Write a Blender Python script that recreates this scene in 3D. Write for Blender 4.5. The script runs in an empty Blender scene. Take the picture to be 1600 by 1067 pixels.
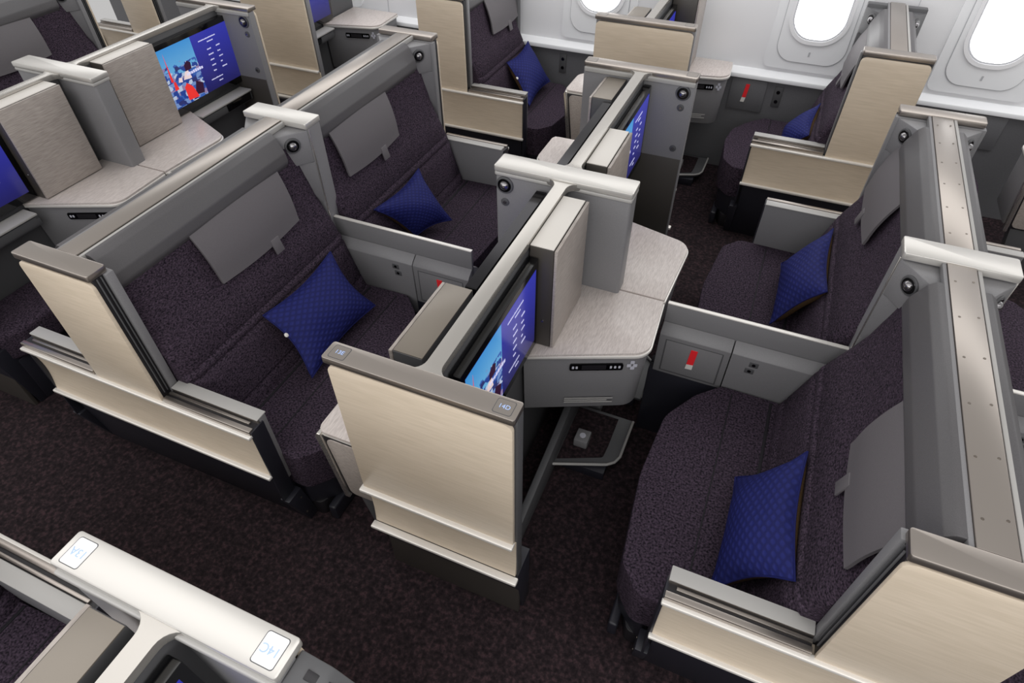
import bpy, bmesh, math, random
from mathutils import Vector, Matrix
random.seed(7)
SC = bpy.context.scene
COL = SC.collection
H = 1.36

# ------------------------------------------------------------------ materials
def lin(c):
    return tuple(((v/255)/12.92 if v/255 <= .04045 else ((v/255+.055)/1.055)**2.4) for v in c) + (1,)

def new_mat(name):
    m = bpy.data.materials.new(name); m.use_nodes = True
    nt = m.node_tree; b = nt.nodes['Principled BSDF']
    return m, nt, b

def mat(name, rgb, rough=.5, metal=0.0, spec=.5, coat=0, emis=None, estr=1.0):
    m, nt, b = new_mat(name)
    b.inputs['Base Color'].default_value = lin(rgb)
    b.inputs['Roughness'].default_value = rough
    b.inputs['Metallic'].default_value = metal
    b.inputs['Specular IOR Level'].default_value = spec
    b.inputs['Coat Weight'].default_value = coat
    if emis:
        b.inputs['Emission Color'].default_value = lin(emis)
        b.inputs['Emission Strength'].default_value = estr
    return m

def noise_mat(name, c1, c2, scale, rough=.8, metal=0.0, stretch=(1, 1, 1), bump=0.0, lo=.35, hi=.65,
              detail=4, spec=.5, c3=None, big=0.0, sheen=0.0, coat=0):
    m, nt, b = new_mat(name)
    N = nt.nodes; L = nt.links
    tc = N.new('ShaderNodeTexCoord'); mp = N.new('ShaderNodeMapping')
    mp.inputs['Scale'].default_value = stretch
    L.new(tc.outputs['Object'], mp.inputs['Vector'])
    n = N.new('ShaderNodeTexNoise'); n.inputs['Scale'].default_value = scale
    n.inputs['Detail'].default_value = detail
    L.new(mp.outputs[0], n.inputs['Vector'])
    r = N.new('ShaderNodeValToRGB')
    r.color_ramp.elements[0].position = lo; r.color_ramp.elements[0].color = lin(c1)
    r.color_ramp.elements[1].position = hi; r.color_ramp.elements[1].color = lin(c2)
    if c3:
        e = r.color_ramp.elements.new((lo+hi)/2); e.color = lin(c3)
    L.new(n.outputs['Fac'], r.inputs['Fac'])
    L.new(r.outputs['Color'], b.inputs['Base Color'])
    b.inputs['Roughness'].default_value = rough
    b.inputs['Metallic'].default_value = metal
    b.inputs['Specular IOR Level'].default_value = spec
    b.inputs['Sheen Weight'].default_value = sheen
    b.inputs['Coat Weight'].default_value = coat
    if bump:
        bp = N.new('ShaderNodeBump'); bp.inputs['Strength'].default_value = bump
        bp.inputs['Distance'].default_value = .004
        L.new(n.outputs['Fac'], bp.inputs['Height']); L.new(bp.outputs[0], b.inputs['Normal'])
    return m

GOLD = noise_mat('champagne_veneer', (211, 196, 175), (222, 207, 187), 9, rough=.36, stretch=(1, 1, 14), lo=.3, hi=.7, detail=6)
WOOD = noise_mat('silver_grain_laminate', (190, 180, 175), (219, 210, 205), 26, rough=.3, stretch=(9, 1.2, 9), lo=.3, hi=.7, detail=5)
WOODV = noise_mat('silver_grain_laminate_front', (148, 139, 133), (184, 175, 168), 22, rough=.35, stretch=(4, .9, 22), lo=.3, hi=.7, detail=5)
TAUPE = mat('taupe_metallic_trim', (172, 164, 157), .30, .9)
CABTOP = mat('pale_cabinet_top', (226, 221, 214), .4)
OLIVE = mat('satin_taupe_lid', (136, 128, 118), .34, .25)
RAIL = mat('silver_taupe_rail', (190, 186, 180), .26, .7)
STRIP = mat('pale_satin_bumper', (236, 232, 226), .28, .25)
CHROME = mat('bright_aluminium_strip', (228, 224, 218), .2, .9)
SHELL = noise_mat('grey_moulded_shell', (125, 124, 126), (130, 129, 131), 260, rough=.42, bump=.04)
SHELLD = mat('dark_grey_shell', (84, 84, 86), .45)
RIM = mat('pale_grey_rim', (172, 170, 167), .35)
DARK = mat('charcoal_track', (32, 30, 34), .45)
BASE = mat('navy_charcoal_kick_panel', (36, 36, 44), .4)
BROWN = mat('umber_panel', (70, 66, 62), .4)
BLACK = mat('gloss_black_bezel', (8, 8, 10), .12, 0, .6)
DGLOSS = mat('smoked_metal_edge', (46, 45, 48), .15, .8)
CAPLIT = mat('taupe_cap_painted_lit', (212, 209, 204), .3, .5)  # paler copy of the taupe trim; ceiling reflection painted into the colour
LEATHER = noise_mat('grey_leather', (82, 80, 82), (89, 87, 89), 420, rough=.42, bump=.08)
COVER = noise_mat('headrest_cloth_grey', (97, 93, 96), (105, 101, 104), 500, rough=.6, bump=.1)
FABRIC = noise_mat('plum_weave', (20, 16, 24), (84, 70, 85), 120, rough=.9, bump=.6, lo=.34, hi=.72, detail=4, sheen=.0, spec=.2, stretch=(1, 1, 1.6))
SEAM = mat('dark_seam_cord', (22, 18, 26), .8)
def carpet():
    m = noise_mat('mottled_aubergine_carpet', (25, 19, 22), (68, 50, 54), 62, rough=.95, bump=.7, lo=.34, hi=.72, detail=4, spec=.2, c3=(42, 33, 36))
    return m
CARPET = carpet()
WHITE = mat('cabin_white', (238, 238, 240), .45)
WHITE2 = mat('cabin_white_gloss', (240, 241, 243), .3)
GREYLINE = mat('window_seal_grey', (182, 183, 187), .5)
DADO = noise_mat('charcoal_sidewall', (102, 102, 105), (110, 110, 113), 300, rough=.5, bump=.05)
WINDOWLIGHT = mat('bright_window', (255, 255, 255), .5, emis=(255, 255, 255), estr=2.2)
RED = mat('red_pull_ribbon', (250, 44, 52), .5)
TAGW = mat('white_ribbon_end', (235, 232, 226), .5)
BRONZE = noise_mat('bronze_pillow_backing', (96, 74, 48), (122, 97, 64), 200, rough=.6, bump=.2)
LENS = mat('lamp_lens', (150, 148, 150), .08, .9)
SCREENTXT = mat('screen_white_text', (200, 200, 220), .5, emis=(190, 190, 225), estr=.8)
PLATE = mat('seat_number_plate', (158, 151, 145), .32, .75)
PLATEW = mat('white_number_plate', (250, 250, 250), .3)
DIGIT = mat('pale_blue_digits', (168, 190, 232), .4, emis=(150, 175, 225), estr=.25)
SCREW = mat('screw_head', (120, 112, 104), .35, .8)
ICON = mat('pale_icon_print', (200, 200, 210), .5)

def pillow_mat():
    m, nt, b = new_mat('quilted_cobalt_fabric')
    N = nt.nodes; L = nt.links
    uv = N.new('ShaderNodeTexCoord')
    w1 = N.new('ShaderNodeTexWave'); w1.wave_type = 'BANDS'; w1.bands_direction = 'DIAGONAL'
    w1.inputs['Scale'].default_value = 7
    mp = N.new('ShaderNodeMapping'); mp.inputs['Rotation'].default_value = (0, 0, math.pi/2)
    w2 = N.new('ShaderNodeTexWave'); w2.wave_type = 'BANDS'; w2.bands_direction = 'DIAGONAL'
    w2.inputs['Scale'].default_value = 7
    L.new(uv.outputs['UV'], w1.inputs['Vector']); L.new(uv.outputs['UV'], mp.inputs['Vector']); L.new(mp.outputs[0], w2.inputs['Vector'])
    mx = N.new('ShaderNodeMath'); mx.operation = 'MULTIPLY'
    L.new(w1.outputs['Fac'], mx.inputs[0]); L.new(w2.outputs['Fac'], mx.inputs[1])
    r = N.new('ShaderNodeValToRGB')
    r.color_ramp.elements[0].color = lin((28, 32, 88)); r.color_ramp.elements[1].color = lin((36, 42, 108))
    r.color_ramp.elements[1].position = .5
    L.new(mx.outputs[0], r.inputs['Fac']); L.new(r.outputs['Color'], b.inputs['Base Color'])
    bp = N.new('ShaderNodeBump'); bp.inputs['Strength'].default_value = .4; bp.inputs['Distance'].default_value = .005
    L.new(mx.outputs[0], bp.inputs['Height']); L.new(bp.outputs[0], b.inputs['Normal'])
    b.inputs['Roughness'].default_value = .7; b.inputs['Specular IOR Level'].default_value = .2
    return m
PILLOW = pillow_mat()

def screen_mat():
    m, nt, b = new_mat('lit_display_blue')
    N = nt.nodes; L = nt.links
    tc = N.new('ShaderNodeTexCoord'); sp = N.new('ShaderNodeSeparateXYZ'); L.new(tc.outputs['UV'], sp.inputs[0])
    r = N.new('ShaderNodeValToRGB')
    r.color_ramp.elements[0].color = lin((36, 34, 92)); r.color_ramp.elements[1].color = lin((52, 56, 172))
    L.new(sp.outputs['Y'], r.inputs['Fac'])
    b.inputs['Base Color'].default_value = (0.005, .005, .02, 1)
    L.new(r.outputs['Color'], b.inputs['Emission Color']); b.inputs['Emission Strength'].default_value = .85
    b.inputs['Roughness'].default_value = .15
    return m
SCREEN = screen_mat()

def picture_mat():
    m, nt, b = new_mat('lit_city_picture')
    N = nt.nodes; L = nt.links
    tc = N.new('ShaderNodeTexCoord'); sp = N.new('ShaderNodeSeparateXYZ'); L.new(tc.outputs['UV'], sp.inputs[0])
    mp = N.new('ShaderNodeMapping'); mp.inputs['Scale'].default_value = (20, 16, 1); L.new(tc.outputs['UV'], mp.inputs['Vector'])
    v = N.new('ShaderNodeTexVoronoi'); v.distance = 'CHEBYCHEV'; v.inputs['Scale'].default_value = 1.0
    L.new(mp.outputs[0], v.inputs['Vector'])
    sepc = N.new('ShaderNodeSeparateColor'); L.new(v.outputs['Color'], sepc.inputs[0])
    cr = N.new('ShaderNodeValToRGB'); cr.color_ramp.interpolation = 'CONSTANT'
    e = cr.color_ramp.elements
    e[0].position = 0; e[0].color = lin((42, 70, 150)); e[1].position = .3; e[1].color = lin((120, 150, 205))
    for p, c in ((.5, (60, 100, 180)), (.68, (190, 205, 228)), (.82, (50, 56, 112)), (.92, (150, 130, 170))):
        x = e.new(p); x.color = lin(c)
    L.new(sepc.outputs[0], cr.inputs['Fac'])
    sk = N.new('ShaderNodeValToRGB')
    sk.color_ramp.elements[0].position = .55; sk.color_ramp.elements[0].color = lin((110, 180, 226))
    sk.color_ramp.elements[1].position = 1; sk.color_ramp.elements[1].color = lin((66, 150, 218))
    L.new(sp.outputs['Y'], sk.inputs['Fac'])
    nz = N.new('ShaderNodeMath'); nz.operation = 'MULTIPLY_ADD'; nz.inputs[1].default_value = .22
    L.new(sepc.outputs[1], nz.inputs[0]); L.new(sp.outputs['Y'], nz.inputs[2])
    gt = N.new('ShaderNodeMath'); gt.operation = 'GREATER_THAN'; gt.inputs[1].default_value = .72
    L.new(nz.outputs[0], gt.inputs[0])
    mx = N.new('ShaderNodeMix'); mx.data_type = 'RGBA'
    L.new(gt.outputs[0], mx.inputs[0]); L.new(cr.outputs['Color'], mx.inputs[6]); L.new(sk.outputs['Color'], mx.inputs[7])
    b.inputs['Base Color'].default_value = (.005, .005, .02, 1)
    L.new(mx.outputs[2], b.inputs['Emission Color']); b.inputs['Emission Strength'].default_value = .85
    b.inputs['Roughness'].default_value = .2
    return m
PICTURE = picture_mat()
PIXRED = mat('lit_red', (200, 40, 40), .4, emis=(215, 50, 45), estr=.8)
PIXDARK = mat('lit_dark', (40, 16, 40), .4, emis=(50, 22, 50), estr=.7)
PIXSKIN = mat('lit_pale', (220, 190, 190), .4, emis=(215, 200, 200), estr=.7)

# ------------------------------------------------------------------ mesh helpers
class Fr:
    """local frame: u along x (sign s), v along y (sign t)"""
    def __init__(self, x=0, y=0, s=1, t=1): self.x, self.y, self.s, self.t = x, y, s, t
    def __call__(self, p): return Vector((self.x+self.s*p[0], self.y+self.t*p[1], p[2]))
W0 = Fr()

class M:
    def __init__(self, fr=W0): self.b = bmesh.new(); self.fr = fr; self.uv = None
    def _add(self, vs, fs, bev=0, seg=2):
        b2 = bmesh.new(); V = [b2.verts.new(self.fr(v)) for v in vs]
        for f in fs:
            try: b2.faces.new([V[i] for i in f])
            except ValueError: pass
        bmesh.ops.recalc_face_normals(b2, faces=b2.faces)
        if bev:
            es = [e for e in b2.edges if len(e.link_faces) == 2 and e.calc_face_angle(0) > .45]
            bmesh.ops.bevel(b2, geom=es, offset=bev, segments=seg, profile=.5, affect='EDGES', clamp_overlap=True)
        me = bpy.data.meshes.new('t'); b2.to_mesh(me); b2.free()
        self.b.from_mesh(me); bpy.data.meshes.remove(me)
        return self
    def box(self, u0, u1, v0, v1, z0, z1, bev=.003, seg=2):
        return self.prism([(u0, v0), (u1, v0), (u1, v1), (u0, v1)], 'z', z0, z1, bev, seg)
    def prism(self, pts, ax, a, b_, bev=.003, seg=2, pts2=None):
        n = len(pts); pts2 = pts2 or pts
        def P(p, w):
            if ax == 'z': return (p[0], p[1], w)
            if ax == 'y': return (p[0], w, p[1])
            return (w, p[0], p[1])
        vs = [P(p, a) for p in pts]+[P(p, b_) for p in pts2]
        fs = [list(range(n)), list(range(n, 2*n))]+[[i, (i+1) % n, n+(i+1) % n, n+i] for i in range(n)]
        return self._add(vs, fs, bev, seg)
    def cyl(self, c, ax, r0, r1, h, n=20, bev=0):
        """cone frustum from c along ax(vector) of length h"""
        ax = Vector(ax).normalized(); t = ax.orthogonal().normalized(); s = ax.cross(t)
        c = Vector(c); vs = []
        for r, d in ((r0, 0), (r1, h)):
            for i in range(n):
                a = 2*math.pi*i/n; vs.append(c+ax*d+(t*math.cos(a)+s*math.sin(a))*r)
        fs = [list(range(n)), list(range(n, 2*n))]+[[i, (i+1) % n, n+(i+1) % n, n+i] for i in range(n)]
        return self._add(vs, fs, bev)
    def tube(self, path, r, n=10):
        path = [Vector(p) for p in path]; vs = []; fs = []
        for i, p in enumerate(path):
            d = (path[min(i+1, len(path)-1)]-path[max(i-1, 0)]).normalized()
            a = d.cross(Vector((0, 0, 1)));
            if a.length < .01: a = Vector((1, 0, 0))
            a.normalize(); c = a.cross(d)
            vs += [p+(a*math.cos(2*math.pi*k/n)+c*math.sin(2*math.pi*k/n))*r for k in range(n)]
        for i in range(len(path)-1):
            for k in range(n):
                fs.append([i*n+k, i*n+(k+1) % n, (i+1)*n+(k+1) % n, (i+1)*n+k])
        fs += [list(range(n)), list(range((len(path)-1)*n, len(path)*n))]
        return self._add(vs, fs)
    def dome(self, c, ax, r, h, n=18, m=5):
        ax = Vector(ax).normalized(); t = ax.orthogonal().normalized(); s = ax.cross(t); c = Vector(c)
        vs = []; fs = []
        for j in range(m):
            a = j/m*math.pi/2
            for i in range(n):
                q = 2*math.pi*i/n; vs.append(c+ax*(h*math.sin(a))+(t*math.cos(q)+s*math.sin(q))*r*math.cos(a))
        vs.append(c+ax*h)
        for j in range(m-1):
            for i in range(n): fs.append([j*n+i, j*n+(i+1) % n, (j+1)*n+(i+1) % n, (j+1)*n+i])
        for i in range(n): fs.append([(m-1)*n+i, (m-1)*n+(i+1) % n, m*n])
        fs.append(list(range(n)))
        return self._add(vs, fs)
    def grid(self, fn, nu, nv, thick=None):
        vs = []; fs = []
        def layer(k):
            o = len(vs)
            for j in range(nv+1):
                for i in range(nu+1): vs.append(fn(i/nu, j/nv, k))
            return o
        o = layer(0); W = nu+1
        for j in range(nv):
            for i in range(nu): fs.append([o+j*W+i, o+j*W+i+1, o+(j+1)*W+i+1, o+(j+1)*W+i])
        if thick:
            p = layer(1)
            for j in range(nv):
                for i in range(nu): fs.append([p+j*W+i, p+(j+1)*W+i, p+(j+1)*W+i+1, p+j*W+i+1])
            bd = [i for i in range(W)]+[j*W+nu for j in range(1, nv+1)]+[nv*W+i for i in range(nu-1, -1, -1)]+[j*W for j in range(nv-1, 0, -1)]
            for a, c in zip(bd, bd[1:]+bd[:1]): fs.append([o+a, o+c, p+c, p+a])
        return self._add(vs, fs)

def rootloc(o):
    return Vector(o['_loc']) if '_loc' in o else Vector((0, 0, 0))
LOCS = {}
def part(name, m, mt, parent=None, sharp=38, label=None):
    me = bpy.data.meshes.new(name)
    off = LOCS.get(parent.name, Vector((0, 0, 0))) if parent else Vector((0, 0, 0))
    if parent is None:
        xs = [v.co for v in m.b.verts]
        lo = Vector([min(c[i] for c in xs) for i in range(3)]); hi = Vector([max(c[i] for c in xs) for i in range(3)])
        off = Vector(((lo.x+hi.x)/2, (lo.y+hi.y)/2, lo.z))
    bmesh.ops.translate(m.b, verts=m.b.verts, vec=-off)
    m.b.to_mesh(me); m.b.free()
    for p in me.polygons: p.use_smooth = True
    me.set_sharp_from_angle(angle=math.radians(sharp))
    me.materials.append(mt)
    o = bpy.data.objects.new(name, me); COL.objects.link(o)
    LOCS[o.name] = off
    if parent: o.parent = parent
    else: o.location = off
    if label: o['label'] = label
    return o

GROUPS = {'chair': 'plum suite chairs', 'pillow': 'blue scatter pillows', 'monitor': 'seat monitors', 'console': 'side consoles', 'cabinet': 'storage cabinets', 'divider': 'low suite dividers', 'foot rest': 'footwell frames', 'hatch': 'sidewall hatches', 'socket': 'sidewall socket plates'}
def thing(name, label, cat, loc, group=None):
    group = group or GROUPS.get(cat) or {'aisle_end_panel': 'aisle end panels', 'monitor_wall': 'monitor walls', 'seat_back_wall': 'seat back walls', 'aisle_side_screen': 'aisle side screens', 'cross_partition': 'cross partitions', 'tray_table': 'folded tray tables', 'window_wing': 'window wings'}.get(name)
    o = bpy.data.objects.new(name, None); COL.objects.link(o); o.empty_display_size = .1
    o.location = loc; LOCS[o.name] = Vector(loc)
    o['label'] = label; o['category'] = cat
    if group: o['group'] = group
    return o
def tag(o, label, cat, group=None):
    o['label'] = label; o['category'] = cat
    if group: o['group'] = group
    return o
def struct(o): o['kind'] = 'structure'; return o

def fillet(pts, rad, n=5):
    """round the corners of a polygon; rad is a number or list"""
    out = []; N = len(pts)
    for i, p in enumerate(pts):
        r = rad if not isinstance(rad, (list, tuple)) else rad[i]
        if r <= 0: out.append(p); continue
        p = Vector(p); a = Vector(pts[i-1]); b = Vector(pts[(i+1) % N])
        da = (a-p).normalized(); db = (b-p).normalized()
        ang = da.angle(db); d = min(r/math.tan(ang/2), (a-p).length*.49, (b-p).length*.49); rr = d*math.tan(ang/2)
        c = p+(da+db).normalized()*(rr/math.sin(ang/2))
        s = p+da*d-c; e = p+db*d-c
        a0 = math.atan2(s.y, s.x); a1 = math.atan2(e.y, e.x); dd = (a1-a0+math.pi) % (2*math.pi)-math.pi
        for k in range(n+1):
            q = a0+dd*k/n; out.append((c.x+rr*math.cos(q), c.y+rr*math.sin(q)))
    return out

def font_mesh(txt, size, center, right, up, name, parent, mt, depth=.001):
    cu = bpy.data.curves.new('txt', 'FONT'); cu.body = txt; cu.size = size; cu.align_x = 'CENTER'; cu.align_y = 'CENTER'
    cu.extrude = depth
    ob = bpy.data.objects.new('txt', cu); COL.objects.link(ob)
    bpy.context.view_layer.update()
    me = bpy.data.meshes.new_from_object(ob.evaluated_get(bpy.context.evaluated_depsgraph_get()))
    bpy.data.objects.remove(ob); bpy.data.curves.remove(cu)
    r = Vector(right).normalized(); u = Vector(up).normalized(); n = r.cross(u)
    off = LOCS[parent.name]; c = Vector(center)-off
    for v in me.vertices:
        x, y, z = v.co; v.co = c+r*x+u*y+n*z
    me.materials.clear(); me.materials.append(mt)
    o = bpy.data.objects.new(name, me); COL.objects.link(o); o.parent = parent; LOCS[o.name] = off
    return o

# ------------------------------------------------------------------ modules
def lamp(fr, c, ax, parent, r=.030, small=None):
    """reading lamp let into a partition face"""
    m = M(fr); m.cyl(c, ax, r, r*.94, .007, 24, .001); ring = part('reading_lamp', m, SHELLD, parent)
    c2 = Vector(c)+Vector(ax).normalized()*.006
    m = M(fr); m.cyl(c2, ax, r*.78, r*.74, .003, 24); part('lamp_socket', m, BLACK, ring)
    m = M(fr); m.dome(c2+Vector(ax).normalized()*.002, ax, r*.52, r*.4); part('lamp_lens', m, LENS, ring)
    for s in (small or []):
        q = Vector(c)+Vector(s)
        m = M(fr); m.cyl(q, ax, .019, .018, .004, 20, .001); k = part('control_knob', m, SHELLD, parent)
        m = M(fr); m.cyl(q+Vector(ax)*.004, ax, .008, .007, .004, 14); part('knob_cap', m, LENS, k)

def cap_poly(u0, u1, v0, v1, r=.012):
    r = min(r, .009)
    return fillet([(u0, v0), (u1, v0), (u1, v1), (u0, v1)], r, 4)

def end_partition(X, Y, t, hw, label, th=.074, lamp_side=None, texts=None, plate=None, core=SHELL, group=None):
    """gold-faced end panel of a monitor wall on an aisle; outer face at v=0"""
    fr = Fr(X, Y, 1, t)
    o = thing('aisle_end_panel', label, 'partition', (X, Y+t*th/2, 0), group)
    m = M(fr); m.box(-hw, hw, .028, th, .36, H-.026, .004, 2); part('panel_core', m, core, o)
    m = M(fr); m.box(-hw+.006, hw-.006, .055, th+.0015, .0, .905, .002); part('lower_panel', m, BROWN, o)
    m = M(fr); m.prism(fillet([(-hw+.006, .675), (hw-.006, .675), (hw-.006, H-.034), (-hw+.006, H-.034)], [0, 0, .03, .03]), 'y', .004, .02, .002)
    part('upper_facing', m, GOLD, o, label='champagne veneer facing')
    # lower band, slightly concave
    n = 8; prof = [(.016+.012*math.sin(math.pi*i/n)*.8, .655-(.655-.415)*i/n) for i in range(n+1)]
    pr = [(v, z) for v, z in prof]+[(.04, .415), (.04, .655)]
    m = M(fr); m.prism(pr, 'x', -hw+.006, hw-.004, 0); part('lower_facing', m, GOLD, o)
    for z, e in ((.668, -.003), (.405, .010)):
        m = M(fr); m.box(-hw-.004, hw+e, -.016, .016, z-.009, z+.008, .005, 2); part('bumper_strip', m, STRIP, o)
    m = M(fr); m.prism([(.03, .396), (.085, .0), (.15, .0), (.15, .396)], 'x', -hw+.012, hw+.002, .003); part('kick_panel', m, BASE, o)
    m = M(fr); m.prism(fillet([(-.03, .26), (.10, .26), (.09, .285), (-.02, .285)], .006), 'y', .045, .062, 0); part('latch_plate', m, SHELLD, o)
    cap = M(fr); cap.prism(cap_poly(-hw-.002, hw+.002, 0, th), 'z', H-.024, H, .003, 2)
    lp_ = M(fr); lp_.box(-hw+.004, hw-.004, th-.01, th+.010, H-.050, H-.024, .006, 3); part('cap_lip', lp_, RIM, o)
    cp = part('top_cap', cap, CAPLIT if plate_mat[0] is PLATEW else TAUPE, o)
    if plate:
        for k, (cx, txt) in enumerate(plate):
            m = M(fr); m.prism(fillet([(cx-.026, .012), (cx+.026, .012), (cx+.026, th-.012), (cx-.026, th-.012)], .006), 'z', H-.002, H+.0006, 0)
            pl = part('seat_number_plate', m, plate_mat[0], cp)
            m = M(fr); q = .028; pts_o = fillet([(cx-q, .010), (cx+q, .010), (cx+q, th-.010), (cx-q, th-.010)], .007)
            m.prism(pts_o, 'z', H-.003, H+.0001, 0); part('plate_gap', m, SHELLD, cp)
            if txt:
                font_mesh(txt, .020 if t > 0 else .026, fr((cx, th/2, H+.0012)), (t, 0, 0), (0, t, 0), 'seat_number', pl, DIGIT, .0004)
    if lamp_side:
        u = lamp_side
        lamp(fr, (u, th, 1.275), (0, 1, 0), o, .040, small=[(0, 0, -.078), (0, 0, -.31)])
    return o
plate_mat = [PLATE]

def mid_partition(X, Y0, Y1, label, hw=.297, lamp_u=None, front=True):
    o = thing('cross_partition', label, 'partition', (X, (Y0+Y1)/2, 0))
    fr = Fr(X, 0)
    m = M(fr); m.box(-hw+.004, hw-.004, Y0+.006, Y1-.006, .0, H-.026, .012, 3); part('panel_core', m, SHELL, o)
    m = M(fr); m.prism(cap_poly(-hw, hw, Y0-.002, Y1, .014), 'z', H-.024, H, .003, 2); part('top_cap', m, CAPLIT, o)
    m = M(fr); m.prism(cap_poly(-hw+.001, hw-.001, Y0-.0005, Y1-.002, .012), 'z', H-.045, H-.027, .006, 3); part('cap_lip', m, RIM, o)
    if lamp_u is not None: lamp(fr, (lamp_u, Y0+.006, 1.275), (0, -1, 0), o, .040, small=[(0, 0, -.082)])
    return o

def ridge(X, Y0, Y1, label, x0=-.016, x1=.036):
    """thin monitor wall between two suites"""
    fr = Fr(X, 0)
    o = thing('monitor_wall', label, 'partition', (X+.01, (Y0+Y1)/2, 0))
    m = M(fr); m.box(x0+.004, x1-.004, Y0, Y1, 0, H-.03, .002); part('wall_panel', m, SHELLD, o)
    r = .045
    def arc(cx, cy, a0, a1, n=6): return [(cx+r*math.cos(math.radians(a0+(a1-a0)*i/n)), cy+r*math.sin(math.radians(a0+(a1-a0)*i/n))) for i in range(n+1)]
    pts = arc(x0-r, Y0+r, 270, 360)+arc(x0-r, Y1-r, 0, 90)+arc(x1+r, Y1-r, 90, 180)+arc(x1+r, Y0+r, 180, 270)
    m = M(fr); m.prism(pts, 'z', H-.036, H-.008, .006, 3); part('top_rail', m, RAIL, o)
    return o

def side_console(fr, label, va, vb, near=False, front=None, lx=None, group=None, detail=True):
    """shelf beside the screen. va: front edge next to wall, vb: partition side"""
    # outline in (u,v) ; va<vb, diagonal front edge at va side
    s = 1 if vb > va else -1
    d = abs(vb-va)
    def P(u, w): return (u, va+s*w)
    if near == 'end':      # runs to the aisle end with a squared end
        out = [P(.045, 0), P(.40, .13), P(.495, .24), P(.495, d), P(.045, d)]
        rad = [0, .05, .08, .035, 0]
    else:
        out = [P(.045, 0), P(.514, front if front is not None else .21), P(.494, d), P(.045, d)]
        rad = [0, .085, .004, 0]
    c = fr((.25, (va+vb)/2, .5))
    o = thing('side_console', label, 'console', (c.x, c.y, 0.0), group)
    m = M(fr); m.prism(fillet(out, rad, 6), 'z', .838, .852, .002); part('shelf_top', m, WOOD, o, label='silver-grained shelf top')
    big = [(u+(.006 if u > .05 else 0), v-(s*.006 if i in (1,) else 0)) for i, (u, v) in enumerate(out)]
    m = M(fr); m.prism(fillet(big, rad, 6), 'z', .824, .840, .004, 2); part('shelf_rim', m, STRIP, o)
    low = [(.045+(u-.045)*.985, va+(v-va)*.98+(s*.012 if i < 2 else 0)) for i, (u, v) in enumerate(out)]
    low2 = [(.045+(u-.045)*.955, v+(s*.02 if i < 2 else 0)) for i, (u, v) in enumerate(low)]
    rl = [max(r, .03) if i == 1 else r for i, r in enumerate(rad)]
    m = M(fr); m.prism(fillet(low2, rl, 6), 'z', .48, .826, .006, 2, pts2=fillet(low, rl, 6)); body = part('console_body', m, SHELL, o)
    if near == 'end':
        e = vb
        m = M(fr); m.prism(fillet([(.06, .47), (.455, .47), (.497, .83), (.06, .83)], [0, .03, .02, 0]), 'y', e-s*.014, e+s*.001, .002); part('end_backing', m, DARK, o)
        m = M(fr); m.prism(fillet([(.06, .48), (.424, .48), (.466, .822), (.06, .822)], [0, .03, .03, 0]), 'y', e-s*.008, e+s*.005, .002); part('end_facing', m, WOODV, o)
        m = M(fr); m.prism(fillet([(.432, .45), (.456, .45), (.502, .825), (.492, .845), (.476, .845)], [0, .006, .012, .008, 0]), 'y', e-s*.02, e+s*.012, .004); part('end_rim', m, CHROME, o)
        m = M(fr); m.prism([(.10, .2), (.36, .2), (.42, .49), (.06, .49)], 'y', e-s*.10, e-s*.02, .004); part('console_leg', m, SHELLD, o)
    if detail:
        # control unit on the diagonal front face
        a = Vector(P(.045, .012)).to_3d(); b = Vector((low[1][0], low[1][1])).to_3d()
        a2 = Vector((low[0][0], low[0][1], 0)); dr = (b-a2).normalized(); nrm = Vector((dr.y, -dr.x, 0))
        if nrm.y*s > 0: nrm = -nrm
        L = (b-a2).length
        def plate(name, t0, t1, z0, z1, mt, off, th, parent, r=.0):
            pts = fillet([(t0, z0), (t1, z0), (t1, z1), (t0, z1)], r or .001, 5)
            slope = .04
            vs = []
            for k in (off, off+th):
                for tt, z in pts: q = a2+dr*(tt*L)+nrm*(k-(.826-z)*slope*.9)+Vector((0, 0, z)); vs.append(tuple(q))
            n = len(pts); fs = [list(range(n)), list(range(n, 2*n))]+[[i, (i+1) % n, n+(i+1) % n, n+i] for i in range(n)]
            m = M(fr); m._add(vs, fs); return part(name, m, mt, parent)
        cu = plate('seat_control', .38, .82, .745, .785, BLACK, .0, .006, o, .014)
        for t in (.40, .43, .71, .745, .78): plate('control_button', t, t+.018, .758, .772, ICON, .006, .0012, cu, .003)
        plate('handset_screen', .48, .68, .752, .778, DARK, .006, .001, cu, .002)
        for k in range(3): plate('instruction_print', .36, .78-.05*(k % 2), .525+.013*k, .533+.013*k, RIM, .001, .001, body, .001)
        for k, (t0, z0) in enumerate(((.85, .765), (.875, .785), (.88, .75), (.90, .765))):
            plate('safety_icon', t0, t0+.034, z0-.004, z0+.014, ICON, .002, .002, body, .003)
    return o

def cabinet(fr, label, v0, v1, z1=1.335, u0=.038, u1=.145, gold=False, group=None, knob_v=None):
    c = fr(((u0+u1)/2, (v0+v1)/2, 1)); o = thing('storage_cabinet', label, 'cabinet', (c.x, c.y, .853), group)
    m = M(fr); m.box(u0, u1-.014, v0, v1, .856, z1, .004); b = part('cabinet_body', m, BROWN if not gold else SHELLD, o)
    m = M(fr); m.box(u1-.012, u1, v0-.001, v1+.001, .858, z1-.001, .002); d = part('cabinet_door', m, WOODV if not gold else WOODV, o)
    m = M(fr); m.box(u0+.001, u1-.016, v0+.003, v1-.003, z1-.002, z1+.003, .001); part('cabinet_top', m, OLIVE if gold else CABTOP, o)
    if knob_v is not None:
        m = M(fr); m.cyl((u0+.06, knob_v, .99), (0, -1 if knob_v < (v0+v1)/2 else 1, 0), .006, .005, .004, 12); part('cabinet_knob', m, LENS, b)
    return o

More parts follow.
